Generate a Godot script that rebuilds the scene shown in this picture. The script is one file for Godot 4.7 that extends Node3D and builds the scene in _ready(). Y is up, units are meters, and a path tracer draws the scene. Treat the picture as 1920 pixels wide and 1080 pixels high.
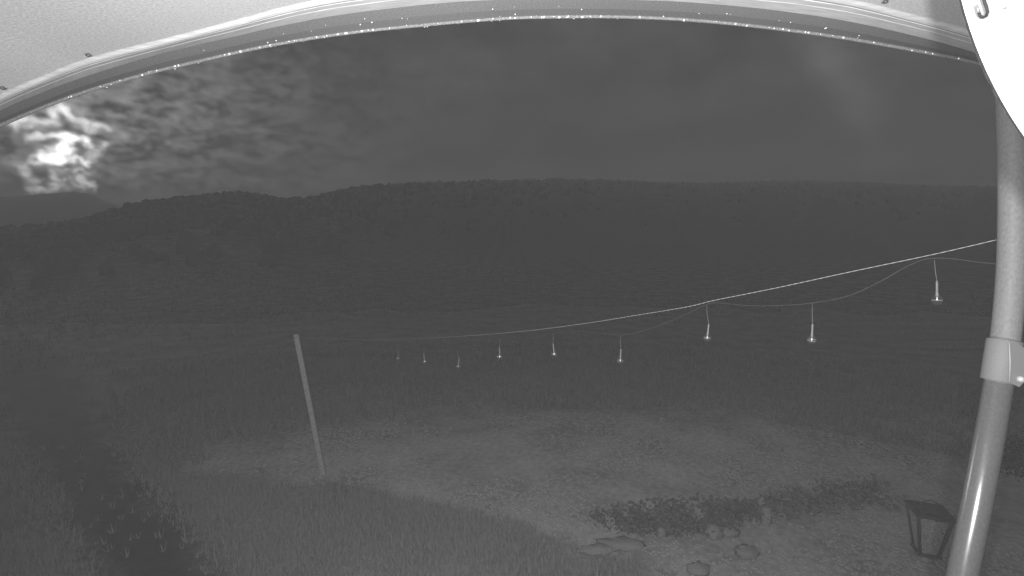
extends Node3D
# A yard at night seen from under an arched eave, lit by the infrared lamps of a security camera and by a moon behind clouds.

const EYE := Vector3(0, 3.2, 0)
const PITCH := 6.0            # degrees that the camera looks down
const UNIT := 960.0           # lens constant: 90 degrees of view across

var rng := RandomNumberGenerator.new()
var taken := {}

# ---------------------------------------------------------------- helpers
func numbered(called: String) -> String:
	if not taken.has(called):
		taken[called] = 0
		return called
	taken[called] += 1
	return "%s_%03d" % [called, taken[called]]

func tag(o: Node, label := "", category := "", group := "", kind := "") -> void:
	if label: o.set_meta("label", label)
	if category: o.set_meta("category", category)
	if group: o.set_meta("group", group)
	if kind: o.set_meta("kind", kind)

func thing(called: String, label: String, category: String, at := Vector3.ZERO, group := "") -> Node3D:
	var o := Node3D.new()
	o.name = numbered(called)
	add_child(o)
	o.position = at
	tag(o, label, category, group)
	return o

func put(called: String, mesh: Mesh, m: Material, parent: Node = self, at := Vector3.ZERO) -> MeshInstance3D:
	var o := MeshInstance3D.new()
	o.name = numbered(called) if parent == self else called
	o.mesh = mesh
	o.material_override = m
	parent.add_child(o, true)
	o.position = at
	return o

func commit(called: String, st: SurfaceTool, m: Material, parent: Node = self, at := Vector3.ZERO) -> MeshInstance3D:
	st.generate_normals()
	return put(called, st.commit(), m, parent, at)

func begin(smooth := true) -> SurfaceTool:
	var st := SurfaceTool.new()
	st.begin(Mesh.PRIMITIVE_TRIANGLES)
	st.set_smooth_group(0 if smooth else -1)
	return st

# a point of the yard, `depth` metres along the camera's axis
func at(u: float, v: float, depth: float) -> Vector3:
	var x := (u - 960.0) / UNIT
	var y := (540.0 - v) / UNIT
	var c := cos(deg_to_rad(PITCH))
	var s := sin(deg_to_rad(PITCH))
	return EYE + Vector3(x, y * c - s, -(c + y * s)) * depth

func at_z(u: float, v: float, d: float) -> Vector3:       # on the upright plane d metres ahead
	var p := at(u, v, 1.0) - EYE
	return EYE + p * (d / -p.z)

func on_ground(u: float, v: float, h := 0.0) -> Vector3:
	var p := at(u, v, 1.0) - EYE
	return EYE + p * ((EYE.y - h) / -p.y)

func interp(pts: Array, x: float) -> float:               # smooth curve through (x, y) pairs
	var n := pts.size()
	var i := 0
	while i < n - 2 and x > pts[i + 1].x: i += 1
	var a: Vector2 = pts[i]
	var b: Vector2 = pts[i + 1]
	var a0: Vector2 = pts[maxi(i - 1, 0)]
	var b1: Vector2 = pts[mini(i + 2, n - 1)]
	var w := b.x - a.x
	var t := (x - a.x) / w
	var m0 := (b.y - a0.y) / (b.x - a0.x) * w
	var m1 := (b1.y - a.y) / (b1.x - a.x) * w
	var t2 := t * t
	var t3 := t2 * t
	return (2 * t3 - 3 * t2 + 1) * a.y + (t3 - 2 * t2 + t) * m0 + (-2 * t3 + 3 * t2) * b.y + (t3 - t2) * m1

func quad(st: SurfaceTool, a: Vector3, b: Vector3, c: Vector3, d: Vector3) -> void:
	for p in [a, b, c, a, c, d]: st.add_vertex(p)

# rows of equal length joined into a skin; `closed` joins the last point of each row to its first
func skin(st: SurfaceTool, rows: Array, closed := true) -> void:
	for i in rows.size() - 1:
		var r0: PackedVector3Array = rows[i]
		var r1: PackedVector3Array = rows[i + 1]
		var n := r0.size()
		for j in (n if closed else n - 1):
			var k := (j + 1) % n
			quad(st, r0[j], r1[j], r1[k], r0[k])

func tube(st: SurfaceTool, pts: PackedVector3Array, radii: Array, sides := 12, caps := true) -> void:
	var rows := []
	var ref := Vector3.UP
	if absf((pts[1] - pts[0]).normalized().dot(ref)) > 0.9: ref = Vector3.RIGHT
	var n := (ref - (pts[1] - pts[0]).normalized() * ref.dot((pts[1] - pts[0]).normalized())).normalized()
	for i in pts.size():
		var t := (pts[mini(i + 1, pts.size() - 1)] - pts[maxi(i - 1, 0)]).normalized()
		n = (n - t * n.dot(t)).normalized()
		var b := t.cross(n)
		var r: float = radii[mini(i, radii.size() - 1)]
		var row := PackedVector3Array()
		for j in sides:
			var a := TAU * j / sides
			row.append(pts[i] + (n * cos(a) + b * sin(a)) * r)
		rows.append(row)
	skin(st, rows)
	if caps:
		for e in [0, pts.size() - 1]:
			var row: PackedVector3Array = rows[e]
			for j in sides:
				var k := (j + 1) % sides
				st.add_vertex(pts[e])
				if e == 0:
					st.add_vertex(row[j]); st.add_vertex(row[k])
				else:
					st.add_vertex(row[k]); st.add_vertex(row[j])

func ball(st: SurfaceTool, c: Vector3, r: Vector3, rings := 8, sides := 12) -> void:
	var rows := []
	for i in rings + 1:
		var row := PackedVector3Array()
		var a := PI * i / rings
		for j in sides:
			var b := TAU * j / sides
			row.append(c + Vector3(sin(a) * cos(b), cos(a), sin(a) * sin(b)) * r)
		rows.append(row)
	skin(st, rows)

func lathe(st: SurfaceTool, c: Vector3, prof: Array, sides := 16) -> void:   # (radius, height) from top to bottom
	var rows := []
	for p in prof:
		var row := PackedVector3Array()
		for j in sides:
			var b := TAU * j / sides
			row.append(c + Vector3(p.x * cos(b), p.y, p.x * sin(b)))
		rows.append(row)
	skin(st, rows)

func box(st: SurfaceTool, t: Transform3D, size: Vector3, bevel := 0.004) -> void:
	var rows := []
	var h := size / 2
	for e in [[-h.y, bevel], [-h.y + bevel, 0.0], [h.y - bevel, 0.0], [h.y, bevel]]:
		var x: float = h.x - e[1]
		var z: float = h.z - e[1]
		var row := PackedVector3Array()
		for p in [[-x + bevel, -z], [x - bevel, -z], [x, -z + bevel], [x, z - bevel], [x - bevel, z], [-x + bevel, z], [-x, z - bevel], [-x, -z + bevel]]:
			row.append(t * Vector3(p[0], e[0], p[1]))
		rows.append(row)
	skin(st, rows)
	for e in [0, 3]:
		var row: PackedVector3Array = rows[e]
		for j in range(1, 7):
			st.add_vertex(row[0])
			if e == 0:
				st.add_vertex(row[j]); st.add_vertex(row[j + 1])
			else:
				st.add_vertex(row[j + 1]); st.add_vertex(row[j])

# ---------------------------------------------------------------- materials
func grey(v: float) -> Color:
	return Color(v, v, v).linear_to_srgb()

func noise_tex(freq: float, lo: float, hi: float, seed_: int, octaves := 4, size := 512) -> NoiseTexture2D:
	var n := FastNoiseLite.new()
	n.seed = seed_
	n.noise_type = FastNoiseLite.TYPE_SIMPLEX_SMOOTH
	n.frequency = freq
	n.fractal_octaves = octaves
	var g := Gradient.new()
	g.set_color(0, Color(lo, lo, lo))
	g.set_color(1, Color(hi, hi, hi))
	var t := NoiseTexture2D.new()
	t.width = size
	t.height = size
	t.seamless = true
	t.noise = n
	t.color_ramp = g
	return t

func mat(v: float, rough := 0.8, spec := 0.5) -> StandardMaterial3D:
	var m := StandardMaterial3D.new()
	m.albedo_color = grey(v)
	m.roughness = rough
	m.metallic_specular = spec
	return m

func textured(v: float, tex: Texture2D, scale: Vector3, rough := 0.9, relief := 0.0, spec := 0.5) -> StandardMaterial3D:
	var m := mat(v, rough, spec)
	m.albedo_texture = tex
	m.uv1_triplanar = true
	m.uv1_world_triplanar = true
	m.uv1_scale = scale
	if relief > 0:
		m.heightmap_enabled = true
		m.heightmap_texture = tex
		m.heightmap_scale = relief
	return m

# ---------------------------------------------------------------- sky
func sky_texture() -> ImageTexture:
	# a night sky of thin broken cloud: even veil and mottling all round, lit up round the hidden moon, with lens streaks painted in. Angles in degrees: azimuth to the right of straight ahead, elevation.
	var w := 2048
	var h := 1024
	var f1 := FastNoiseLite.new()
	f1.seed = 11; f1.frequency = 1.0; f1.fractal_octaves = 5
	var f2 := FastNoiseLite.new()
	f2.seed = 23; f2.frequency = 1.0; f2.fractal_octaves = 3
	# strokes of cloud and of painted lens streaks: from, to, half width (degrees), brightness
	var strokes := []
	for s in [
		[26, 232, 60, 221, 9, 0.34], [60, 221, 100, 224, 9, 0.40], [96, 212, 128, 206, 10, 0.5], [120, 210, 166, 228, 8, 0.5], [128, 200, 172, 176, 10, 0.2], [160, 236, 190, 242, 9, 0.28],
		[62, 251, 104, 255, 8, 0.62], [100, 252, 132, 260, 10, 0.9], [132, 262, 158, 264, 8, 0.9], [130, 262, 106, 290, 11, 1.6], [122, 276, 98, 294, 9, 1.5], [104, 292, 74, 308, 9, 1.0],
		[116, 297, 150, 296, 7, 1.4], [148, 297, 166, 303, 6, 0.9], [168, 290, 192, 278, 9, 0.42], [86, 312, 118, 318, 5, 0.6], [116, 318, 150, 320, 5, 0.7], [150, 322, 178, 320, 6, 0.4],
		[22, 297, 50, 316, 8, 0.22], [50, 314, 52, 334, 7, 0.42], [52, 334, 70, 354, 7, 0.5], [66, 355, 116, 357, 5, 0.85], [108, 340, 132, 348, 5, 0.75], [116, 356, 158, 354, 5, 0.6], [108, 328, 172, 338, 5, 0.62], [130, 344, 176, 346, 4, 0.55],
		[190, 330, 240, 345, 12, 0.13], [210, 300, 290, 350, 22, 0.07], [300, 310, 420, 360, 18, 0.05], [230, 395, 260, 388, 6, 0.15], [520, 384, 600, 380, 5, 0.10], [390, 335, 470, 330, 9, 0.08], [560, 176, 620, 150, 10, 0.05], [500, 290, 560, 270, 10, 0.06],
		[440, 92, 330, 250, 34, 0.055], [400, 100, 320, 220, 34, 0.04], [1500, 40, 1560, 110, 34, 0.05], [1560, 110, 1610, 190, 34, 0.04], [1610, 190, 1650, 290, 34, 0.035], [420, 320, 700, 340, 24, 0.03], [650, 335, 1000, 330, 22, 0.022],  # the left wedge and right diagonal are lens streaks painted into the sky
	]:
		var a := at(s[0], s[1], 1.0) - EYE
		var b := at(s[2], s[3], 1.0) - EYE
		strokes.append([Vector2(rad_to_deg(atan2(a.x, -a.z)), rad_to_deg(asin(a.normalized().y))), Vector2(rad_to_deg(atan2(b.x, -b.z)), rad_to_deg(asin(b.normalized().y))), s[4] * 0.045, s[5]])
	var moon := Vector2(-41.0, 9.6)
	var data := PackedFloat32Array()
	data.resize(w * h * 3)
	for j in h:
		var el := 90.0 - (j + 0.5) * 180.0 / h
		var ce := cos(deg_to_rad(el))
		var se := sin(deg_to_rad(el))
		for i in w:
			var v := 0.05
			if el > -1.0:
				var az := wrapf((i + 0.5) * 360.0 / w, -180.0, 180.0)
				var d := Vector3(ce * sin(deg_to_rad(az)), se, -ce * cos(deg_to_rad(az)))
				# clouds seen as a sheet overhead: stretched sideways towards the horizon
				var q := Vector3(d.x, d.y * 2.2, d.z)
				var n := f1.get_noise_3dv(q * 4.0)
				var n2 := f2.get_noise_3dv(q * 26.0)
				v = 0.042 + 0.030 * n + 0.008 * n2
				v *= lerpf(0.58, 1.0, smoothstep(2.0, 20.0, el))
				var away := Vector2(az - moon.x, el - moon.y)
				if absf(az) < 60.0 and el < 36.0:
					var near := exp(-away.length_squared() / 160.0)
					var low := Vector3(d.x, d.y * 2.4, d.z)
					near = exp(-away.x * away.x / 330.0 - away.y * away.y / 120.0)
					var tex := f1.get_noise_3dv(low * 15.0 + Vector3(f2.get_noise_3dv(low * 9.0), 0, 0)) + 0.8 * f1.get_noise_3dv(low * 45.0)
					v += near * maxf(-0.03, 0.072 + 0.22 * tex)
					var warp := Vector2(f1.get_noise_3dv(d * 20.0), f2.get_noise_3dv(d * 22.0)) * 0.6 + Vector2(f1.get_noise_3dv(d * 60.0), f2.get_noise_3dv(d * 70.0)) * 0.6
					var p := Vector2(az, el) + warp
					var cloud := 0.0
					var wisp_and_streak := 0.0
					for s in strokes:
						var a: Vector2 = s[0]
						var b: Vector2 = s[1]
						var wd: float = s[2]
						if absf(p.x - (a.x + b.x) / 2) > absf(a.x - b.x) / 2 + wd * 2.6 or absf(p.y - (a.y + b.y) / 2) > absf(a.y - b.y) / 2 + wd * 2.6: continue
						var ab := b - a
						var t := clampf((p - a).dot(ab) / ab.length_squared(), 0, 1)
						var r := (p - a - ab * t).length() / wd
						if r < 2.6:
							if s[3] > 0.2: cloud = maxf(cloud, s[3] * exp(-r * r * 1.3))
							else: wisp_and_streak += 0.55 * s[3] * exp(-r * r * 0.9)
					v += 0.16 * exp(-((az + 40.5) * (az + 40.5) / 42.0 + (el - 9.0) * (el - 9.0) / 26.0)) * clampf(1.0 + 1.5 * tex, 0.0, 2.5)
					v += 2.2 * cloud * clampf(1.0 + 1.6 * f1.get_noise_3dv(Vector3(d.x, d.y * 1.8, d.z) * 30.0), 0.1, 2.0) + wisp_and_streak * clampf(1.0 + 0.7 * f1.get_noise_3dv(d * 14.0), 0.3, 1.7)
				v += 0.005 * f2.get_noise_3dv(d * 130.0)
			v = maxf(v, 0.02)
			var o := (j * w + i) * 3
			data[o] = v; data[o + 1] = v; data[o + 2] = v
	var im := Image.create_from_data(w, h, false, Image.FORMAT_RGBF, data.to_byte_array())
	return ImageTexture.create_from_image(im)

# ---------------------------------------------------------------- the scene
func _ready() -> void:
	rng.seed = 314
	# camera
	var cam := Camera3D.new()
	cam.name = "camera"
	add_child(cam)
	cam.position = EYE
	cam.rotation_degrees.x = -PITCH
	cam.fov = rad_to_deg(2 * atan(540.0 / UNIT))
	cam.near = 0.02
	cam.far = 3000
	cam.current = true
	# sky, air, exposure
	var env := Environment.new()
	env.background_mode = Environment.BG_SKY
	var sm := PanoramaSkyMaterial.new()
	sm.panorama = sky_texture()
	env.sky = Sky.new()
	env.sky.sky_material = sm
	env.background_energy_multiplier = 1.0
	env.tonemap_mode = Environment.TONE_MAPPER_LINEAR
	env.tonemap_exposure = 1.0
	env.fog_enabled = true
	env.fog_density = 0.0014
	env.fog_light_color = Color(0.97, 0.97, 0.97)
	env.sdfgi_enabled = true
	env.ssao_enabled = true
	env.ssil_enabled = true
	var we := WorldEnvironment.new()
	we.name = "night_air"
	we.environment = env
	add_child(we)
	# the moon behind the clouds
	var moon := DirectionalLight3D.new()
	moon.name = "moonlight"
	moon.light_energy = 0.19
	moon.light_angular_distance = 10
	moon.shadow_enabled = true
	add_child(moon)
	moon.look_at_from_position(Vector3.ZERO, -(at(128, 275, 1.0) - EYE))
	# the infrared lamps of the security camera
	var glow := mat(0.3, 0.5)
	glow.emission_enabled = true
	glow.emission = Color(1, 1, 1)
	glow.emission_energy_multiplier = 0.6
	for s in [-1.0, 1.0]:
		var p := EYE + Vector3(0.055 * s, 0.012, 0.02)
		var l := SpotLight3D.new()
		l.name = numbered("infrared_light")
		l.light_color = Color(1, 1, 1)
		l.light_energy = 6.0
		l.light_size = 0.012
		l.spot_range = 60
		l.spot_attenuation = 2
		l.spot_angle = 74
		l.spot_angle_attenuation = 1.0
		l.shadow_enabled = true
		add_child(l)
		l.position = p
		l.rotation_degrees.x = -PITCH
		var lamp := thing("infrared_lamp", "small round infrared lamp %s of the lens" % ("left" if s < 0 else "right"), "lamp", p + Vector3(0, 0, 0.012))
		var st := begin()
		tube(st, PackedVector3Array([Vector3(0, 0, 0.02), Vector3(0, 0, 0.0)]), [0.014], 16)
		commit("lamp_housing", st, mat(0.05, 0.5), lamp)
		st = begin()
		tube(st, PackedVector3Array([Vector3(0, 0, 0.0), Vector3(0, 0, -0.003)]), [0.011], 16)
		commit("lamp_face", st, glow, lamp)

	setting()
	eave()
	dish()
	downpipe()
	lights_on_wire()
	yard()

# ---------------------------------------------------------------- ground and hills
var ridge_near := [Vector2(-900, 452), Vector2(-300, 446), Vector2(0, 440), Vector2(130, 428), Vector2(215, 405), Vector2(290, 389), Vector2(420, 373), Vector2(500, 380), Vector2(570, 382), Vector2(650, 363), Vector2(750, 354), Vector2(900, 348), Vector2(1100, 344), Vector2(1300, 350), Vector2(1500, 346), Vector2(1700, 352), Vector2(1950, 360), Vector2(2300, 380), Vector2(2900, 420)]
var ridge_far := [Vector2(-900, 386), Vector2(-300, 378), Vector2(0, 370), Vector2(90, 364), Vector2(160, 361), Vector2(200, 380), Vector2(250, 392), Vector2(420, 410), Vector2(800, 420), Vector2(1950, 425), Vector2(2900, 430)]

func slope(n: FastNoiseLite, u: float, t: float, from: float, to: float, ridge: Array) -> Vector3:
	if to < 300: to = lerpf(190, 1100, smoothstep(450.0, 1700.0, u))      # the near ridge runs away to the right
	var g := at(u, interp(ridge, u), 1.0) - EYE
	var flat := Vector2(g.x, -g.z)
	var top := EYE.y + to * g.y / flat.length()
	var dist := lerpf(from, to, t)
	var d := flat.normalized() * dist
	var k := smoothstep(0.0, 1.0, t)
	k = lerpf(k, t, 0.35) * minf(1.0, 0.2 + t * 3.0)
	var hgt := top * k + n.get_noise_2d(d.x, d.y) * 1.6 * sin(minf(t, 1.0) * PI) * minf(1.0, t * 4.0)
	if t > 1.0: hgt = top * (1.0 - (t - 1.0) * 2.2)
	return Vector3(d.x, hgt + 0.3 * minf(t * 8.0, 1.0) - 0.15, -d.y)

func hill(called: String, from: float, to: float, ridge: Array, m: Material, n: FastNoiseLite) -> void:
	var st := begin()
	var rows := []
	for i in 111:
		var u := -900.0 + 3800.0 * i / 110
		var row := PackedVector3Array()
		for j in 27:
			row.append(slope(n, u, j / 20.0, from, to, ridge))
		rows.append(row)
	skin(st, rows, false)
	tag(commit(called, st, m), "dark wooded hill below the moonlit clouds" if to < 300 else "hazy far ridge at the left behind the dark hill", "", "", "structure")

const PATCH := Rect2(-16, -26, 28, 28)     # the stretch of yard, in metres, that the ground's colour map covers

func inside_by(poly: PackedVector2Array, p: Vector2) -> float:     # metres inside an outline, negative outside
	var best := 1e9
	for i in poly.size():
		best = minf(best, p.distance_to(Geometry2D.get_closest_point_to_segment(p, poly[i], poly[(i + 1) % poly.size()])))
	return best if Geometry2D.is_point_in_polygon(p, poly) else -best

func outline_on_ground(outline: Array) -> PackedVector2Array:
	var poly := PackedVector2Array()
	for k in outline:
		var p := on_ground(k[0], k[1])
		poly.append(Vector2(p.x, p.z))
	return poly

# what the yard's ground is made of: lawn, paler gravel, a dark band and rough dark pasture farther out
func ground_texture() -> ImageTexture:
	var w := 1024
	var coarse := FastNoiseLite.new()
	coarse.seed = 61; coarse.frequency = 0.9; coarse.fractal_octaves = 4
	var fine := FastNoiseLite.new()
	fine.seed = 62; fine.frequency = 9.0; fine.fractal_octaves = 2
	var gravel := outline_on_ground(gravel_outline)
	var path := outline_on_ground(dark_band_outline)  # outline of the dark band at the left
	# distances to the outlines on a coarse grid, then blended
	var g := 128
	var dg := PackedFloat32Array()
	var dp := PackedFloat32Array()
	for j in g + 1:
		for i in g + 1:
			var p := PATCH.position + PATCH.size * Vector2(float(i) / g, float(j) / g)
			dg.append(inside_by(gravel, p))
			dp.append(inside_by(path, p))
	var data := PackedByteArray()
	data.resize(w * w)
	for j in w:
		for i in w:
			var q := Vector2(i + 0.5, j + 0.5) / w
			var p := PATCH.position + PATCH.size * q
			var x := q.x * g
			var y := q.y * g
			var k := int(y) * (g + 1) + int(x)
			var fx := x - int(x)
			var fy := y - int(y)
			var ig := lerpf(lerpf(dg[k], dg[k + 1], fx), lerpf(dg[k + g + 1], dg[k + g + 2], fx), fy)
			var ip := lerpf(lerpf(dp[k], dp[k + 1], fx), lerpf(dp[k + g + 1], dp[k + g + 2], fx), fy)
			var n := coarse.get_noise_2dv(p)
			var f := fine.get_noise_2dv(p)
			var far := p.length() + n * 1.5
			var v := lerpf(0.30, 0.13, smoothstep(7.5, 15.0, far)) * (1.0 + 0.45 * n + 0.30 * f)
			var soft := lerpf(0.06, 2.4, smoothstep(6.5, 10.0, p.length()))
			v = lerpf(v, 0.42 * (1.0 + 0.45 * n + 0.30 * f), smoothstep(-soft, soft, ig + 0.12 * n))
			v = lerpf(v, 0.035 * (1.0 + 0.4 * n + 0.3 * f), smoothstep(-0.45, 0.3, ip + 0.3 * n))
			data[j * w + i] = clampi(int(255.0 * grey(clampf(v, 0.0, 1.0)).r), 0, 255)
	return ImageTexture.create_from_image(Image.create_from_data(w, w, false, Image.FORMAT_L8, data))

func setting() -> void:
	var n := FastNoiseLite.new()
	n.seed = 5; n.frequency = 0.03; n.fractal_octaves = 3
	# the ground: one sheet to the foot of the hills and beyond, gently uneven
	var st := begin()
	var rows := []
	var dists := [0.02]
	var d := 0.35
	while d < 2000.0:
		dists.append(d)
		d *= 1.09
	for i in 97:
		var a := TAU * i / 96
		var row := PackedVector3Array()
		for r in dists:
			row.append(Vector3(sin(a) * r, n.get_noise_2d(sin(a) * r * 9, cos(a) * r * 9) * 0.05 * minf(1.0, r) - (0.5 if r > 150 else 0.0), cos(a) * r))
		rows.append(row)
	var gm := mat(1.0, 0.95)
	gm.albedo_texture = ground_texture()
	gm.texture_repeat = false
	for i in rows.size() - 1:
		for j in dists.size() - 1:
			for p in [rows[i][j], rows[i + 1][j], rows[i + 1][j + 1], rows[i][j], rows[i + 1][j + 1], rows[i][j + 1]]:
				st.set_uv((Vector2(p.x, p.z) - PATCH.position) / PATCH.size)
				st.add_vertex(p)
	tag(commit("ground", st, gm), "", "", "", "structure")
	hill("wooded_hill", 15, 240, ridge_near, textured(0.10, noise_tex(0.015, 0.35, 1.0, 8, 6), Vector3(0.11, 0.11, 0.11), 1.0), n)
	hill("far_ridge", 500, 1300, ridge_far, textured(0.1, noise_tex(0.03, 0.5, 1.0, 9), Vector3(0.02, 0.02, 0.02), 1.0), n)
	# the wood that covers the near hill: rounded crowns nobody could count
	var cs := begin()
	var rows2 := []
	for i in 6:
		var row := PackedVector3Array()
		var a := PI * i / 5
		for j in 7:
			var b := TAU * j / 7
			row.append(Vector3(sin(a) * cos(b), cos(a) * 1.35, sin(a) * sin(b)) * (1.0 + 0.3 * n.get_noise_3d(i * 40, j * 70, 3)))
		rows2.append(row)
	skin(cs, rows2)
	cs.generate_normals()
	var mm := MultiMesh.new()
	mm.transform_format = MultiMesh.TRANSFORM_3D
	mm.mesh = cs.commit()
	mm.instance_count = 7000
	for i in 7000:
		var t := lerpf(0.12, 0.97, sqrt(rng.randf()))
		var p := slope(n, rng.randf_range(-700, 2600), t, 15, 240, ridge_near)
		var s := rng.randf_range(0.25, 1.1) * (1.0 + 0.5 * n.get_noise_2d(p.x * 2, p.z * 2))
		mm.set_instance_transform(i, Transform3D(Basis.from_euler(Vector3(0, rng.randf() * TAU, 0)).scaled(Vector3(s * rng.randf_range(0.8, 1.5), s, s)), p + Vector3(0, s * 0.4, 0)))
	var wood := MultiMeshInstance3D.new()
	wood.name = "wood"
	wood.multimesh = mm
	wood.material_override = mat(0.05, 1.0)
	add_child(wood)
	tag(wood, "dark wood covering the hillside", "wood", "", "stuff")

# ---------------------------------------------------------------- the arched eave over the camera
const EAVE := 1.1
var edge := [Vector2(-420, 445), Vector2(-250, 350), Vector2(-120, 272), Vector2(0, 208), Vector2(106, 163), Vector2(213, 127), Vector2(319, 97), Vector2(426, 72), Vector2(532, 48), Vector2(640, 28), Vector2(800, 9), Vector2(890, 2), Vector2(1030, -2), Vector2(1170, 0), Vector2(1280, 4), Vector2(1428, 17), Vector2(1576, 38), Vector2(1724, 70), Vector2(1828, 99), Vector2(1950, 140), Vector2(2080, 190), Vector2(2250, 265)]
var lip := [Vector2(-420, 455), Vector2(-250, 367), Vector2(-120, 296), Vector2(0, 238), Vector2(140, 181), Vector2(272, 141), Vector2(383, 114), Vector2(511, 86), Vector2(640, 65), Vector2(788, 49), Vector2(944, 36), Vector2(1047, 33), Vector2(1158, 33), Vector2(1280, 38), Vector2(1428, 52), Vector2(1576, 72), Vector2(1724, 98), Vector2(1828, 120), Vector2(1950, 158), Vector2(2080, 205), Vector2(2250, 275)]

var inner := [Vector2(-420, 432), Vector2(-250, 334), Vector2(-120, 253), Vector2(0, 187), Vector2(85, 150), Vector2(170, 117), Vector2(319, 79), Vector2(426, 51), Vector2(553, 17), Vector2(640, 0), Vector2(800, -20), Vector2(1030, -33), Vector2(1250, -28), Vector2(1400, -17), Vector2(1500, -8), Vector2(1595, 7), Vector2(1700, 33), Vector2(1797, 59), Vector2(1900, 94), Vector2(2080, 162), Vector2(2250, 240)]

func sweep(called: String, prof: Array, m: Material, parent: Node = self, smooth := true) -> MeshInstance3D:
	var st := begin(smooth)
	var rows := []
	for i in 121:
		var u := -400.0 + 2640.0 * i / 120
		var p := at_z(u, interp(edge, u), EAVE)
		var q := at_z(u + 4, interp(edge, u + 4), EAVE)
		var t := (q - p).normalized()
		var up := Vector3(-t.y, t.x, 0)
		var c := at_z(u, interp(inner, u), EAVE - 0.088)
		var row := PackedVector3Array()
		for k in prof: row.append(p + (c - p) * minf(k.x, 1.0) + up * k.y + Vector3(0, 0, maxf(k.x - 1.0, 0.0)))
		rows.append(row)
	skin(st, rows)
	return commit(called, st, m, parent)

func soffit_point(u: float, v: float, drop := 0.0) -> Vector3:    # where the sight line meets the soffit
	var dir := at(u, v, 1.0) - EYE
	var lo := 0.05
	var hi := 3.0
	for i in 40:
		var mid := (lo + hi) / 2
		var p := EYE + dir * mid
		# height of the arch above that x
		var a := -400.0
		var b := 2240.0
		for k in 30:
			var c := (a + b) / 2
			if at_z(c, interp(inner, c), EAVE - 0.088).x < p.x: a = c
			else: b = c
		if p.y > at_z(a, interp(inner, a), EAVE - 0.088).y + 0.008: hi = mid
		else: lo = mid
	return EYE + dir * lo - Vector3(0, drop, 0)

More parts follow.
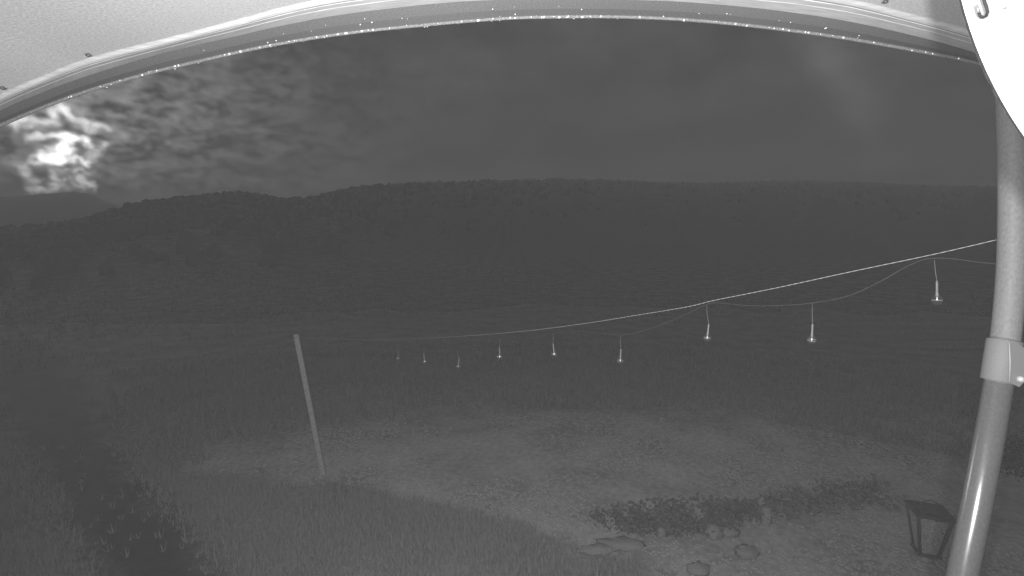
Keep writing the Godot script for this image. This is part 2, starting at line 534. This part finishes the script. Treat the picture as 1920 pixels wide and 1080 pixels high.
func eave() -> void:
	var paint := textured(0.26, noise_tex(0.12, 0.78, 1.0, 21, 5), Vector3(2.6, 2.6, 2.6), 0.8, 0.06, 0.3)
	var wood_paint := textured(0.50, noise_tex(0.03, 0.6, 1.0, 22, 5), Vector3(0.8, 10.0, 30.0), 0.8, 0.04, 0.3)
	var roof := thing("eave", "pale arched eave with painted soffit filling the top left corner", "eave")
	sweep("soffit", [Vector2(0.96, 0.008), Vector2(2.5, 0.008), Vector2(2.5, 0.06), Vector2(0.96, 0.06)], paint, roof, false)
	var board := []
	for k in [[0.0, 0.10], [0.0, 0.003], [0.02, 0.0], [0.52, 0.0], [0.55, 0.0007], [0.58, 0.0], [0.80, 0.0], [0.82, 0.0012], [0.82, 0.10]]:
		board.append(Vector2(k[0], k[1]))
	sweep("fascia_board", board, wood_paint, roof, false)
	var bead := []
	for k in [[0.823, 0.03], [0.823, 0.0014], [0.85, -0.0004], [0.89, -0.0012], [0.93, -0.0006], [0.97, 0.002], [0.995, 0.0075], [0.995, 0.03]]:
		bead.append(Vector2(k[0], k[1]))
	sweep("bead_trim", bead, textured(0.21, noise_tex(0.03, 0.72, 1.0, 23, 5), Vector3(0.8, 10.0, 30.0), 0.85, 0.03, 0.3), roof, false)
	# gutter along the outside of the fascia, its underside showing
	var g := thing("gutter", "dull metal gutter along the arched eave with water drops on its lower lip", "gutter")
	var st := begin(false)
	var rows := []
	for i in 121:
		var u := -400.0 + 2640.0 * i / 120
		var a := at_z(u, interp(edge, u), EAVE) + Vector3(0, 0, -0.003)
		var b := at_z(u, interp(lip, u), EAVE + 0.12)
		var row := PackedVector3Array([a + Vector3(0, 0.09, 0), a + Vector3(0, 0.003, 0), a.lerp(b, 0.5) + Vector3(0, 0.0004, 0), b + Vector3(0, 0.0002, 0.012), b, b + Vector3(0, 0.004, -0.005), b + Vector3(0, 0.085, -0.012), b + Vector3(0, 0.092, -0.002), b + Vector3(0, 0.085, 0.0), b + Vector3(0, 0.014, 0.004), a + Vector3(0, 0.014, -0.006), a + Vector3(0, 0.09, -0.006)])
		rows.append(row)
	skin(st, rows)
	commit("gutter_trough", st, textured(0.17, noise_tex(0.12, 0.65, 1.0, 31, 5), Vector3(3, 3, 3), 0.75, 0.0, 0.3), g)
	st = begin()
	var pts := PackedVector3Array()
	for i in 241:
		var u := -400.0 + 2640.0 * i / 240
		pts.append(at_z(u, interp(lip, u), EAVE + 0.12) + Vector3(0, -0.0005, 0.006))
	tube(st, pts, [0.004], 10)
	commit("gutter_lip", st, textured(0.19, noise_tex(0.08, 0.3, 1.0, 32), Vector3(6, 6, 6), 0.8, 0.0, 0.3), g)
	st = begin()
	for i in 150:
		var u := rng.randf_range(130, 1840)
		if rng.randf() < 0.35: u = 960.0 + rng.randfn(0, 260)
		var r := rng.randf_range(0.0008, 0.0023)
		ball(st, at_z(u, interp(lip, u), EAVE + 0.12) + Vector3(0, -0.0015 - r * 0.4, rng.randf_range(0.002, 0.012)), Vector3(r, r * 1.15, r), 6, 8)
	for i in 34:
		var u := rng.randf_range(260, 1700)
		var k := rng.randf_range(0.2, 0.9)
		var p := (at_z(u, interp(edge, u), EAVE) + Vector3(0, -0.001, -0.003)).lerp(at_z(u, interp(lip, u), EAVE + 0.12), k)
		var r := rng.randf_range(0.0007, 0.0014)
		ball(st, p + Vector3(0, -0.002, 0), Vector3(r, r, r), 5, 7)
	tag(commit("water_drops", st, mat(0.4, 0.2, 0.8), g), "", "", "", "stuff")  # pale and opaque: the lamp glint of clear water put into their colour
	# small dark insects resting on the soffit
	var dark := mat(0.012, 0.6)
	for s in [[165, 101, "small dark insect on the soffit above the moonlit clouds", 0.4], [5, 163, "tiny dark insect on the soffit at the left edge of the picture", 1.2], [1661, 1, "small dark insect on the soffit near the white dish", 2.6]]:
		var p := soffit_point(s[0], s[1], 0.002)
		var bug := thing("insect", s[2], "insect", p, "insects on the soffit")
		bug.rotation.y = s[3]
		st = begin()
		ball(st, Vector3.ZERO, Vector3(0.0042, 0.0034, 0.0032), 8, 12)
		ball(st, Vector3(0.0047, -0.0002, 0), Vector3(0.0017, 0.0014, 0.0017), 6, 10)
		commit("body", st, dark, bug)
		for k in 6:
			st = begin()
			var side := 1.0 if k % 2 == 0 else -1.0
			var x := -0.0022 + 0.0022 * (k / 2)
			tube(st, PackedVector3Array([Vector3(x, -0.0004, 0.002 * side), Vector3(x * 1.5, -0.0012, 0.0045 * side), Vector3(x * 1.9, 0.0016, 0.0062 * side)]), [0.0003], 5)
			commit("leg", st, dark, bug)

# ---------------------------------------------------------------- white round dish in the top right corner
func dish() -> void:
	var depth := 0.52
	var c := at(2547, -187, depth)
	var r := 770.0 / UNIT * depth
	var o := thing("dish", "large round white dish cut off by the top right corner", "dish", c)
	o.rotation_degrees = Vector3(-PITCH, 0, 0)
	var st := begin()
	var rows := []
	var prof := [Vector2(0.0, -0.055), Vector2(0.2, -0.053), Vector2(0.4, -0.046), Vector2(0.6, -0.035), Vector2(0.8, -0.02), Vector2(0.95, -0.005), Vector2(0.99, 0.0), Vector2(0.999, -0.0003), Vector2(1.0, -0.0015), Vector2(0.95, -0.010), Vector2(0.8, -0.026), Vector2(0.4, -0.052), Vector2(0.0, -0.061)]
	for p in prof:
		var row := PackedVector3Array()
		for j in 128:
			var a := TAU * j / 128
			row.append(Vector3(cos(a) * p.x * r, sin(a) * p.x * r, p.y))
		rows.append(row)
	skin(st, rows)
	commit("reflector", st, mat(0.22, 0.5), o)
	st = begin()
	var pts := PackedVector3Array()
	for j in 161:
		var a := TAU * j / 160
		pts.append(Vector3(cos(a) * (r + 0.0002), sin(a) * (r + 0.0002), 0.0002))
	tube(st, pts, [0.001], 6, false)
	commit("halo_line", st, mat(0.004, 0.8, 0.2), o)  # dark ring added for the halo line round the overbright dish
	# the bent hook standing on the dish
	var inv := o.transform.affine_inverse()
	st = begin()
	pts = PackedVector3Array()
	for k in [[1836, -40], [1842, -12], [1846, 4], [1850, 15], [1851.5, 23], [1849, 30], [1843.5, 33], [1838, 30], [1835, 23.5]]:
		pts.append(inv * at(k[0], k[1], depth - 0.012))
	tube(st, pts, [0.0013], 10)
	var hook := commit("hook", st, mat(0.008, 0.75, 0.2), o)
	st = begin()
	tube(st, PackedVector3Array([inv * at(1835, 23.5, depth - 0.012), inv * at(1833, 17, depth - 0.0125), inv * at(1831, 9, depth - 0.013)]), [0.0013, 0.0011, 0.0006], 10)
	commit("hook_tip", st, mat(0.06, 0.25, 0.9), hook)
	st = begin()
	ball(st, inv * at(1884, 15, depth + 0.006), Vector3(0.0016, 0.0008, 0.001), 6, 10)
	commit("screw", st, mat(0.07, 0.5), o)

# ---------------------------------------------------------------- pipe at the right
func downpipe() -> void:
	var o := thing("downpipe", "pale round downpipe with a clamp at the right edge", "downpipe")
	var upper := PackedVector3Array()
	for k in [[1862, -60], [1884, 60], [1893, 150], [1896.5, 230], [1899, 310], [1899.5, 400], [1897, 500], [1889, 600], [1879, 680], [1873, 716]]:
		upper.append(at(k[0], k[1], 1.47))
	var lower := PackedVector3Array()
	for k in [[1880, 670, 1.48], [1873, 715, 1.472], [1862, 780, 1.447], [1851, 841, 1.423], [1838, 910, 1.402], [1824, 982, 1.388], [1804, 1080, 1.376], [1782, 1190, 1.37], [1740, 1400, 1.37]]:
		lower.append(at(k[0], k[1], k[2]))
	var lowest := lower[lower.size() - 1]
	lower.append(Vector3(lowest.x - 0.02, 1.2, lowest.z))
	lower.append(Vector3(lowest.x - 0.02, 0.02, lowest.z))
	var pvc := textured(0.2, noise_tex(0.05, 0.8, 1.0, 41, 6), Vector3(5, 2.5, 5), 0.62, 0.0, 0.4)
	var st := begin()
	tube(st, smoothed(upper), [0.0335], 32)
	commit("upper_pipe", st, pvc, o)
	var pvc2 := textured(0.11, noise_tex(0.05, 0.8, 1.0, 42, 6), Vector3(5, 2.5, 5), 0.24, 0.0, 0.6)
	st = begin()
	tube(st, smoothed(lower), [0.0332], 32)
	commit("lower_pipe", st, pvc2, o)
	# clamp: a band round the joint with a lug and bolt towards the house
	st = begin()
	var a := at(1884, 638, 1.47)
	var b := at(1872, 714, 1.47)
	var t := (b - a).normalized()
	var band := PackedVector3Array([a, a, a + t * 0.002, a.lerp(b, 0.5), b - t * 0.002, b, b])
	tube(st, band, [0.034, 0.0395, 0.0405, 0.0405, 0.0405, 0.0395, 0.034], 32, false)
	var clamp_ := commit("clamp", st, textured(0.19, noise_tex(0.06, 0.8, 1.0, 43), Vector3(8, 8, 8), 0.7), o)
	st = begin(false)
	# lug: a five-cornered plate 24 mm thick reaching right from the band
	var fr := PackedVector3Array()
	var bk := PackedVector3Array()
	for k in [[1893, 640], [1908, 644], [1924, 655], [1930, 700], [1921, 716], [1911, 726], [1896, 719]]:
		fr.append(at(k[0], k[1], 1.421))
		bk.append(at(k[0], k[1], 1.475))
	skin(st, [fr, bk])
	for j in range(1, fr.size() - 1):
		st.add_vertex(fr[0]); st.add_vertex(fr[j]); st.add_vertex(fr[j + 1])
		st.add_vertex(bk[0]); st.add_vertex(bk[j + 1]); st.add_vertex(bk[j])
	commit("lug", st, mat(0.17, 0.6), clamp_)
	st = begin()
	tube(st, PackedVector3Array([at(1892, 642, 1.42), at(1894, 680, 1.42), at(1893, 716, 1.42)]), [0.0018], 8)
	commit("seam", st, mat(0.3, 0.5), clamp_)
	st = begin()
	tube(st, PackedVector3Array([at(1914, 711, 1.44), at(1914, 711, 1.414), at(1914, 711, 1.412)]), [0.0095, 0.0095, 0.007], 6)
	commit("bolt", st, mat(0.35, 0.4, 0.8), clamp_)

func smoothed(p: PackedVector3Array, steps := 6) -> PackedVector3Array:
	var r := PackedVector3Array()
	for i in p.size() - 1:
		for k in steps:
			r.append(p[i].cubic_interpolate(p[i + 1], p[maxi(i - 1, 0)], p[mini(i + 2, p.size() - 1)], float(k) / steps))
	r.append(p[p.size() - 1])
	return r

# ---------------------------------------------------------------- cable, wire and bulbs
func reach(u: float) -> float:      # how far along the line the spot at u is: the line runs away from the house
	return 1.65 * 1641.0 / (u - 114.0)

func lights_on_wire() -> void:
	# two-strand support cable from the pipe to the post
	var path := PackedVector3Array()
	for k in [[1884, 446], [1750, 477], [1600, 508.5], [1450, 541], [1340, 563], [1290, 575], [1200, 590], [1100, 606], [1000, 619], [900, 628], [800, 634], [700, 637], [640, 636], [560, 633]]:
		path.append(at(k[0], k[1], reach(k[0])))
	path = smoothed(path, 40)
	var st := begin()
	for s in 2:
		var strand := PackedVector3Array()
		var run := 0.0
		for i in path.size():
			if i > 0: run += path[i].distance_to(path[i - 1])
			var t := (path[mini(i + 1, path.size() - 1)] - path[maxi(i - 1, 0)]).normalized()
			var n := t.cross(Vector3.UP).normalized()
			var b := t.cross(n)
			var a := run * TAU / 0.045 + PI * s
			strand.append(path[i] + (n * cos(a) + b * sin(a)) * 0.0005)
		tube(st, strand, [0.00052], 6)
	tag(commit("support_cable", st, mat(0.44, 0.5, 0.4)), "thin twisted pale cable stretched from the downpipe towards the post", "cable")
	# the thin wire that carries the bulbs, sagging between its ties
	var wire := PackedVector3Array()
	for k in [[1880, 496], [1830, 491], [1790, 485.5], [1752, 484], [1725, 489], [1690, 505], [1650, 528], [1590, 555], [1523, 568], [1460, 573], [1400, 573], [1350, 568], [1325, 571], [1280, 592], [1220, 616], [1163, 628], [1100, 622], [1037, 625], [985, 636], [937, 637], [895, 650], [858, 656], [825, 652], [795, 651], [768, 648], [745, 643], [700, 642], [640, 639], [561, 636]]:
		wire.append(at(k[0], k[1], reach(k[0]) + 0.004))
	st = begin()
	tube(st, smoothed(wire, 8), [0.00085], 6)
	tag(commit("light_string_wire", st, mat(0.05, 0.7)), "thin dark wire that sags below the twisted cable and carries the bulbs", "wire")
	# nine bulbs, each hanging on a cord of its own
	var cordm := mat(0.12, 0.6)
	var stemm := mat(0.13, 0.5)
	var ringm := mat(0.2, 0.3, 0.8)
	var corem := mat(0.9, 0.25, 0.9)  # near white: the glint of the bulb is put into the filament colour
	var glass := StandardMaterial3D.new()
	glass.albedo_color = Color(1, 1, 1, 0.01)
	glass.transparency = BaseMaterial3D.TRANSPARENCY_ALPHA
	glass.roughness = 0.04
	st = begin()
	lathe(st, Vector3.ZERO, [Vector2(0.0, 0.062), Vector2(0.0028, 0.061), Vector2(0.0034, 0.052), Vector2(0.0034, 0.024), Vector2(0.0045, 0.021), Vector2(0.0045, 0.011), Vector2(0.003, 0.008), Vector2(0.0, 0.008)], 12)
	st.generate_normals()
	var stem := st.commit()
	st = begin()
	lathe(st, Vector3.ZERO, [Vector2(0.0045, 0.0155), Vector2(0.010, 0.011), Vector2(0.0145, 0.005), Vector2(0.016, -0.001), Vector2(0.0148, -0.007), Vector2(0.010, -0.013), Vector2(0.005, -0.0155), Vector2(0.0, -0.016)], 20)
	st.generate_normals()
	var globe := st.commit()
	st = begin()
	ball(st, Vector3(0, 0.0, 0), Vector3(0.0027, 0.0036, 0.0027), 8, 12)
	tube(st, PackedVector3Array([Vector3(0, 0.011, 0), Vector3(0, 0.003, 0)]), [0.0012], 8)
	st.generate_normals()
	var core := st.commit()
	st = begin()
	var ring := PackedVector3Array()
	for j in 25: ring.append(Vector3(cos(TAU * j / 24) * 0.0148, -0.0015, sin(TAU * j / 24) * 0.0148))
	tube(st, ring, [0.0012], 6, false)
	st.generate_normals()
	var rim := st.commit()  # ring added to stand for the side glints on the glass
	var said := ["nearest hanging bulb, just left of the downpipe", "second hanging bulb from the downpipe, below the lowest part of the near sag", "third hanging bulb from the downpipe, where wire and cable meet", "fourth hanging bulb from the downpipe, a short glint with two side glints", "fifth hanging bulb from the downpipe, a bright upright glint", "sixth hanging bulb from the downpipe, a bright round glint near the middle", "seventh hanging bulb from the downpipe, a faint low glint", "eighth hanging bulb from the downpipe, a tiny bright dot", "ninth and farthest hanging bulb, barely visible, towards the leaning post"]
	var spots := [[1757, 562, 1752, 487], [1522, 637, 1523, 569], [1326, 633, 1325, 573], [1163, 676, 1163, 629], [1039, 664, 1037, 626], [937, 669, 937, 638], [859, 687, 858, 657], [796, 678, 795, 652], [746, 672, 745, 644]]
	var bright := [false, false, false, false, true, true, false, true, false]  # where the glint is stronger the core is drawn larger
	for i in 9:
		var k: Array = spots[i]
		var dep := reach(k[0])
		var p := at(k[0], k[1], dep)
		var top := at(k[2], k[3], reach(k[2]) + 0.004)
		var lean := Basis.from_euler(Vector3(rng.randf_range(-0.12, 0.12), 0, rng.randf_range(-0.12, 0.12)))
		var o := thing("hanging_bulb", "small clear " + said[i], "bulb", p, "bulbs on the light string")
		st = begin()
		tube(st, PackedVector3Array([top - p, (top - p) * 0.6 + lean * Vector3(0.0, 0.012, 0), lean * Vector3(0, 0.061, 0)]), [0.0009], 6)
		commit("cord", st, cordm, o)
		put("socket", stem, stemm, o).basis = lean
		put("glass", globe, glass, o).basis = lean
		put("filament_glint", core, corem, o).basis = lean.scaled(Vector3.ONE * (1.6 if bright[i] else 1.0))
		put("rim", rim, ringm, o).basis = lean

# ---------------------------------------------------------------- the yard
var dark_band_outline := [[-30, 640], [70, 640], [130, 720], [190, 800], [262, 900], [350, 1010], [450, 1150], [230, 1180], [150, 1030], [70, 900], [0, 760]]

var gravel_outline := [[330, 893], [470, 900], [600, 906], [700, 918], [790, 938], [900, 968], [1010, 1000], [1110, 1031], [1185, 1048], [1260, 1085], [1400, 1200], [2600, 1200], [2500, 900], [1900, 800], [1500, 770], [1000, 775], [640, 800], [430, 850]]

func yard() -> void:
	# leaning wooden post
	var foot := on_ground(606, 888)
	var dep := (foot - EYE).dot(-Basis.from_euler(Vector3(-deg_to_rad(PITCH), 0, 0)).z)
	var top := at(555, 627, dep)
	var o := thing("post", "pale square wooden post leaning to the left out in the yard", "post", foot)
	var ax := (top - foot).normalized()
	var basis_ := Basis(Vector3(ax.y, -ax.x, 0).normalized(), ax, Vector3(ax.y, -ax.x, 0).normalized().cross(ax)).orthonormalized().rotated(ax, 0.25)
	var st := begin(false)
	var length := (top - foot).length()
	box(st, Transform3D(basis_, ax * (length / 2 - 0.05)), Vector3(0.064, length + 0.1, 0.064), 0.006)
	commit("shaft", st, textured(0.7, noise_tex(0.04, 0.5, 1.0, 61, 4), Vector3(9, 0.8, 9), 0.85, 0.3), o)
	st = begin()
	tube(st, PackedVector3Array([ax * (length - 0.03) + Vector3(0, 0, 0.04), ax * (length - 0.03) + Vector3(0, 0, 0.075), ax * (length - 0.012) + Vector3(0, 0, 0.085), ax * (length + 0.01) + Vector3(0, 0, 0.07)]), [0.005], 8)
	commit("hook", st, mat(0.2, 0.4), o)
	st = begin()
	var loop := PackedVector3Array()
	for j in 33:
		var a := TAU * j / 32
		var q := Vector2(cos(a), sin(a))
		q *= 0.0365 / maxf(absf(q.x), absf(q.y))
		loop.append(ax * (length - 0.055 + 0.006 * sin(a)) + basis_.x * q.x + basis_.z * q.y)
	tube(st, loop, [0.0035], 6, false)
	commit("cable_tie", st, mat(0.3, 0.5), o)
	# low dark bed of ground cover
	leaves("ground_cover", "low dark bed of ground cover on the gravel", [[1105, 985], [1150, 972], [1250, 960], [1330, 955], [1440, 950], [1450, 975], [1370, 1000], [1300, 1008], [1180, 1012]], 3000, 0.13, 0.035, 0.13, 1)
	leaves("low_plants", "loose band of low plants behind the dark bed", [[1430, 950], [1560, 925], [1650, 915], [1660, 950], [1560, 965], [1460, 985]], 900, 0.15, 0.05, 0.17, 2)
	# pale stones about the bed
	var stone := textured(0.5, noise_tex(0.05, 0.5, 1.0, 71), Vector3(4, 4, 4), 0.9, 0.6)
	var told := ["pale flat stone in front of the dark bed at its left", "pale stone against the right end of the dark bed", "small pale stone beside the one at the right end of the dark bed", "upright pale stone behind the right end of the dark bed", "pale stone near the bottom edge right of the lawn edge", "pale stone nearest the bottom edge of the picture", "long pale stone on the slanting lawn edge", "small pale stone within the dark bed"]
	var i := 0
	for k in [[1165, 1020, 0.24, 0.05, 0.10], [1338, 1000, 0.10, 0.09, 0.08], [1368, 998, 0.09, 0.06, 0.07], [1435, 975, 0.06, 0.15, 0.06], [1400, 1035, 0.12, 0.06, 0.09], [1310, 1068, 0.11, 0.05, 0.08], [1120, 1030, 0.2, 0.04, 0.07], [1240, 1000, 0.06, 0.07, 0.05]]:
		var p := on_ground(k[0], k[1], 0.04)
		var s := thing("stone", told[i], "stone", p, "pale stones by the bed")
		st = begin()
		var rows := []
		var n := FastNoiseLite.new()
		n.seed = 80 + i; n.frequency = 1.5
		for a in 9:
			var row := PackedVector3Array()
			for b in 14:
				var v := Vector3(sin(PI * a / 8) * cos(TAU * b / 14), cos(PI * a / 8), sin(PI * a / 8) * sin(TAU * b / 14))
				row.append(v * Vector3(k[2], k[3], k[4]) * (1.0 + 0.6 * n.get_noise_3dv(v * 1.4)))
			rows.append(row)
		skin(st, rows)
		commit("rock", st, stone, s)
		i += 1
	lantern()
	shrub("shrub", "dark leafy shrub behind the foot of the downpipe", on_ground(1960, 985) + Vector3(0.25, 0, 0), 1.1, 0.8, 5200, 0.02)
	grass()

func leaf_mesh() -> Mesh:
	var st := begin(false)
	for p in [Vector3(0, 0, 0), Vector3(-0.35, 0.12, 0.5), Vector3(0, 0.02, 1), Vector3(0, 0, 0), Vector3(0, 0.02, 1), Vector3(0.35, 0.12, 0.5)]:
		st.add_vertex(p)
	st.generate_normals()
	return st.commit()

func leaves(called: String, label: String, outline: Array, count: int, hgt: float, size: float, albedo: float, seed_: int) -> void:
	var r := RandomNumberGenerator.new()
	r.seed = seed_
	var poly := PackedVector2Array()
	for k in outline:
		var p := on_ground(k[0], k[1])
		poly.append(Vector2(p.x, p.z))
	var lo := poly[0]
	var hi := poly[0]
	for p in poly:
		lo = lo.min(p)
		hi = hi.max(p)
	var n := FastNoiseLite.new()
	n.seed = seed_; n.frequency = 1.2
	var mm := MultiMesh.new()
	mm.transform_format = MultiMesh.TRANSFORM_3D
	mm.mesh = leaf_mesh()
	mm.instance_count = count
	var i := 0
	while i < count:
		var p := Vector2(r.randf_range(lo.x, hi.x), r.randf_range(lo.y, hi.y))
		if inside_by(poly, p) < r.randf_range(-0.1, 0.14) or n.get_noise_2dv(p * 2.5) < -0.25: continue
		var h := 0.03 + hgt * (0.6 + 0.6 * n.get_noise_2dv(p)) * r.randf()
		mm.set_instance_transform(i, Transform3D(Basis.from_euler(Vector3(r.randf_range(-0.9, 0.9), r.randf() * TAU, r.randf_range(-0.6, 0.6))).scaled(Vector3.ONE * size * r.randf_range(0.5, 2.2)), Vector3(p.x, h + 0.02, p.y)))
		i += 1
	var o := MultiMeshInstance3D.new()
	o.name = called
	o.multimesh = mm
	o.material_override = mat(albedo, 0.7)
	add_child(o)
	tag(o, label, "plants", "", "stuff")

func shrub(called: String, label: String, foot: Vector3, hgt: float, wide: float, count: int, albedo: float) -> void:
	var o := thing(called, label, "shrub", foot)
	var r := RandomNumberGenerator.new()
	r.seed = 91
	var clumps := []
	var st := begin()
	for k in 16:
		var a := r.randf() * TAU
		var tip := Vector3(cos(a) * wide * r.randf_range(0.2, 0.8), hgt * r.randf_range(0.35, 0.95), sin(a) * wide * r.randf_range(0.2, 0.8))
		clumps.append([tip, r.randf_range(0.16, 0.34)])
		tube(st, PackedVector3Array([Vector3(0, 0, 0), tip * 0.5 + Vector3(0, 0.08, 0), tip]), [0.014, 0.009, 0.004], 6)
	commit("stems", st, mat(0.08, 0.9), o)
	var mm := MultiMesh.new()
	mm.transform_format = MultiMesh.TRANSFORM_3D
	mm.mesh = leaf_mesh()
	mm.instance_count = count
	for i in count:
		var c: Array = clumps[i % clumps.size()]
		var v := Vector3(r.randfn(), r.randfn() * 0.8, r.randfn()).normalized() * (c[1] as float) * pow(r.randf(), 0.4)
		mm.set_instance_transform(i, Transform3D(Basis.from_euler(Vector3(r.randf_range(-1.2, 1.2), r.randf() * TAU, 0)).scaled(Vector3.ONE * r.randf_range(0.04, 0.08)), (c[0] as Vector3) + v))
	var leafs := MultiMeshInstance3D.new()
	leafs.name = "foliage"
	leafs.multimesh = mm
	leafs.material_override = mat(albedo, 0.7)
	o.add_child(leafs)
	tag(leafs, "", "", "", "stuff")

func lantern() -> void:
	# a dark framed lantern that narrows towards its foot, standing on the gravel left of the pipe
	var foot := on_ground(1736, 1036, 0.047)
	var o := thing("garden_lantern", "dark framed garden lantern with pale panes left of the downpipe's foot", "lantern", foot)
	o.rotation.y = -0.35
	var frame := mat(0.05, 0.7)
	var pane := textured(0.6, noise_tex(0.02, 0.5, 1.0, 77), Vector3(3, 3, 3), 0.6)
	var lo := 0.075
	var hi := 0.135
	for k in 4:
		var a := PI / 4 + PI / 2 * k
		var b := a + PI / 2
		var d := Vector3(cos(a), 0, sin(a)) * 1.414
		var e := Vector3(cos(b), 0, sin(b)) * 1.414
		var st := begin()
		tube(st, PackedVector3Array([d * lo, d * hi + Vector3(0, 0.42, 0)]), [0.014, 0.017], 8)
		commit("corner_post", st, frame, o)
		st = begin(false)
		var out := (d + e).normalized() * 0.003
		var q := [d * lo * 0.9 + e * lo * 0.1 + Vector3(0, 0.03, 0), e * lo * 0.9 + d * lo * 0.1 + Vector3(0, 0.03, 0), e * hi * 0.9 + d * hi * 0.1 + Vector3(0, 0.40, 0), d * hi * 0.9 + e * hi * 0.1 + Vector3(0, 0.40, 0)]
		skin(st, [PackedVector3Array([q[0] - out, q[1] - out, q[2] - out, q[3] - out]), PackedVector3Array([q[0], q[1], q[2], q[3]])])
		quad(st, q[0], q[1], q[2], q[3])
		commit("pane", st, pane, o)
	var st := begin(false)
	box(st, Transform3D(Basis(), Vector3(0, 0.015, 0)), Vector3(0.2, 0.03, 0.2), 0.006)
	commit("base", st, frame, o)
	st = begin(false)
	box(st, Transform3D(Basis(), Vector3(0, 0.435, 0)), Vector3(0.32, 0.03, 0.32), 0.006)
	box(st, Transform3D(Basis(), Vector3(0, 0.463, 0)), Vector3(0.2, 0.022, 0.2), 0.006)
	commit("lid", st, frame, o)
	st = begin()
	var arc := PackedVector3Array()
	for j in 13: arc.append(Vector3(cos(PI * j / 12) * 0.08, 0.474 + sin(PI * j / 12) * 0.07, 0))
	tube(st, arc, [0.006], 6)
	commit("handle", st, frame, o)

func grass() -> void:
	var st := begin(false)
	for k in 5:
		var a := TAU * k / 5 + 0.3
		var d := Vector3(cos(a), 0, sin(a))
		var side := Vector3(-d.z, 0, d.x) * 0.006
		for p in [side + d * 0.01, d * 0.045 + Vector3(0, 0.06 + 0.012 * k, 0), -side + d * 0.01]: st.add_vertex(p)
	st.generate_normals()
	var mm := MultiMesh.new()
	mm.transform_format = MultiMesh.TRANSFORM_3D
	mm.mesh = st.commit()
	var n := FastNoiseLite.new()
	n.seed = 77; n.frequency = 0.6
	var edge_ := PackedVector2Array()
	for k in [[330, 893], [600, 906], [790, 938], [1010, 1000], [1185, 1048], [1260, 1085], [1400, 1300], [-900, 1300], [-900, 800], [200, 830]]:
		var p := on_ground(k[0], k[1])
		edge_.append(Vector2(p.x, p.z))
	var dark_band := PackedVector2Array()
	for k in dark_band_outline:
		var p := on_ground(k[0], k[1])
		dark_band.append(Vector2(p.x, p.z))
	var places := []
	var tries := 0
	while places.size() < 26000 and tries < 200000:
		tries += 1
		var p := Vector2(rng.randf_range(-9, 2.5), rng.randf_range(-10, -3.2))
		if inside_by(edge_, p) > rng.randfn(0, 0.06) and rng.randf() > 0.99 * smoothstep(-0.35, 0.15, inside_by(dark_band, p)) and rng.randf() < 0.55 + 0.7 * n.get_noise_2dv(p): places.append(p)
	scatter("rough_pasture", mm.mesh, 16000, 7.5, 40.0, 2.2, 0.20, "rough tussocky pasture beyond the gravel")
	scatter("pebbles", pebble_mesh(), 9000, 4.6, 9.5, 1.0, 0.40, "loose pebbles on the gravel yard")
	mm.instance_count = places.size()
	for i in places.size():
		var p: Vector2 = places[i]
		var s := rng.randf_range(0.5, 1.2)
		mm.set_instance_transform(i, Transform3D(Basis.from_euler(Vector3(rng.randf_range(-0.25, 0.25), rng.randf() * TAU, 0)).scaled(Vector3(s, s * rng.randf_range(0.6, 1.1), s)), Vector3(p.x, 0.01, p.y)))
	var o := MultiMeshInstance3D.new()
	o.name = "grass"
	o.multimesh = mm
	o.material_override = mat(0.26, 0.9)
	add_child(o)
	tag(o, "short rough grass of the lawn in the foreground", "grass", "", "stuff")

func pebble_mesh() -> Mesh:
	var st := begin(false)
	ball(st, Vector3.ZERO, Vector3(0.022, 0.011, 0.016), 3, 5)
	st.generate_normals()
	return st.commit()

func scatter(called: String, mesh: Mesh, count: int, from: float, to: float, size: float, albedo: float, label: String) -> void:
	var r := RandomNumberGenerator.new()
	r.seed = called.length()
	var n := FastNoiseLite.new()
	n.seed = 15; n.frequency = 0.35; n.fractal_octaves = 3
	var relief := FastNoiseLite.new()
	relief.seed = 5; relief.frequency = 0.03; relief.fractal_octaves = 3
	var gravel := outline_on_ground(gravel_outline)
	var dark_band := outline_on_ground(dark_band_outline)
	var mm := MultiMesh.new()
	mm.transform_format = MultiMesh.TRANSFORM_3D
	mm.mesh = mesh
	mm.instance_count = count
	var i := 0
	while i < count:
		var a := r.randf_range(-0.95, 0.95)
		var d := from * pow(to / from, r.randf())
		var p := Vector2(sin(a) * d, -cos(a) * d)
		var inside := inside_by(gravel, p)
		if d < 16.0 and inside_by(dark_band, p) > r.randf_range(-0.4, 0.15): continue
		if called == "pebbles":
			if inside < r.randf_range(-0.05, 0.2): continue
		elif inside > r.randf_range(-0.6, 0.1) and d < 9.5: continue
		if n.get_noise_2dv(p) < r.randf_range(-0.5, 0.35): continue
		var y := 0.01
		if d > 15.0:
			var u := 960.0 + UNIT * tan(a) * 1.0
			var to_ := lerpf(190, 1100, smoothstep(450.0, 1700.0, u))
			y = slope(relief, u, (d - 15.0) / (to_ - 15.0), 15, 240, ridge_near).y
		var s := r.randf_range(0.4, 1.3) * size
		mm.set_instance_transform(i, Transform3D(Basis.from_euler(Vector3(r.randf_range(-0.3, 0.3), r.randf() * TAU, 0)).scaled(Vector3.ONE * s), Vector3(p.x, y, p.y)))
		i += 1
	var o := MultiMeshInstance3D.new()
	o.name = called
	o.multimesh = mm
	o.material_override = mat(albedo, 0.95)
	add_child(o)
	tag(o, label, "grass" if called != "pebbles" else "pebbles", "", "stuff")
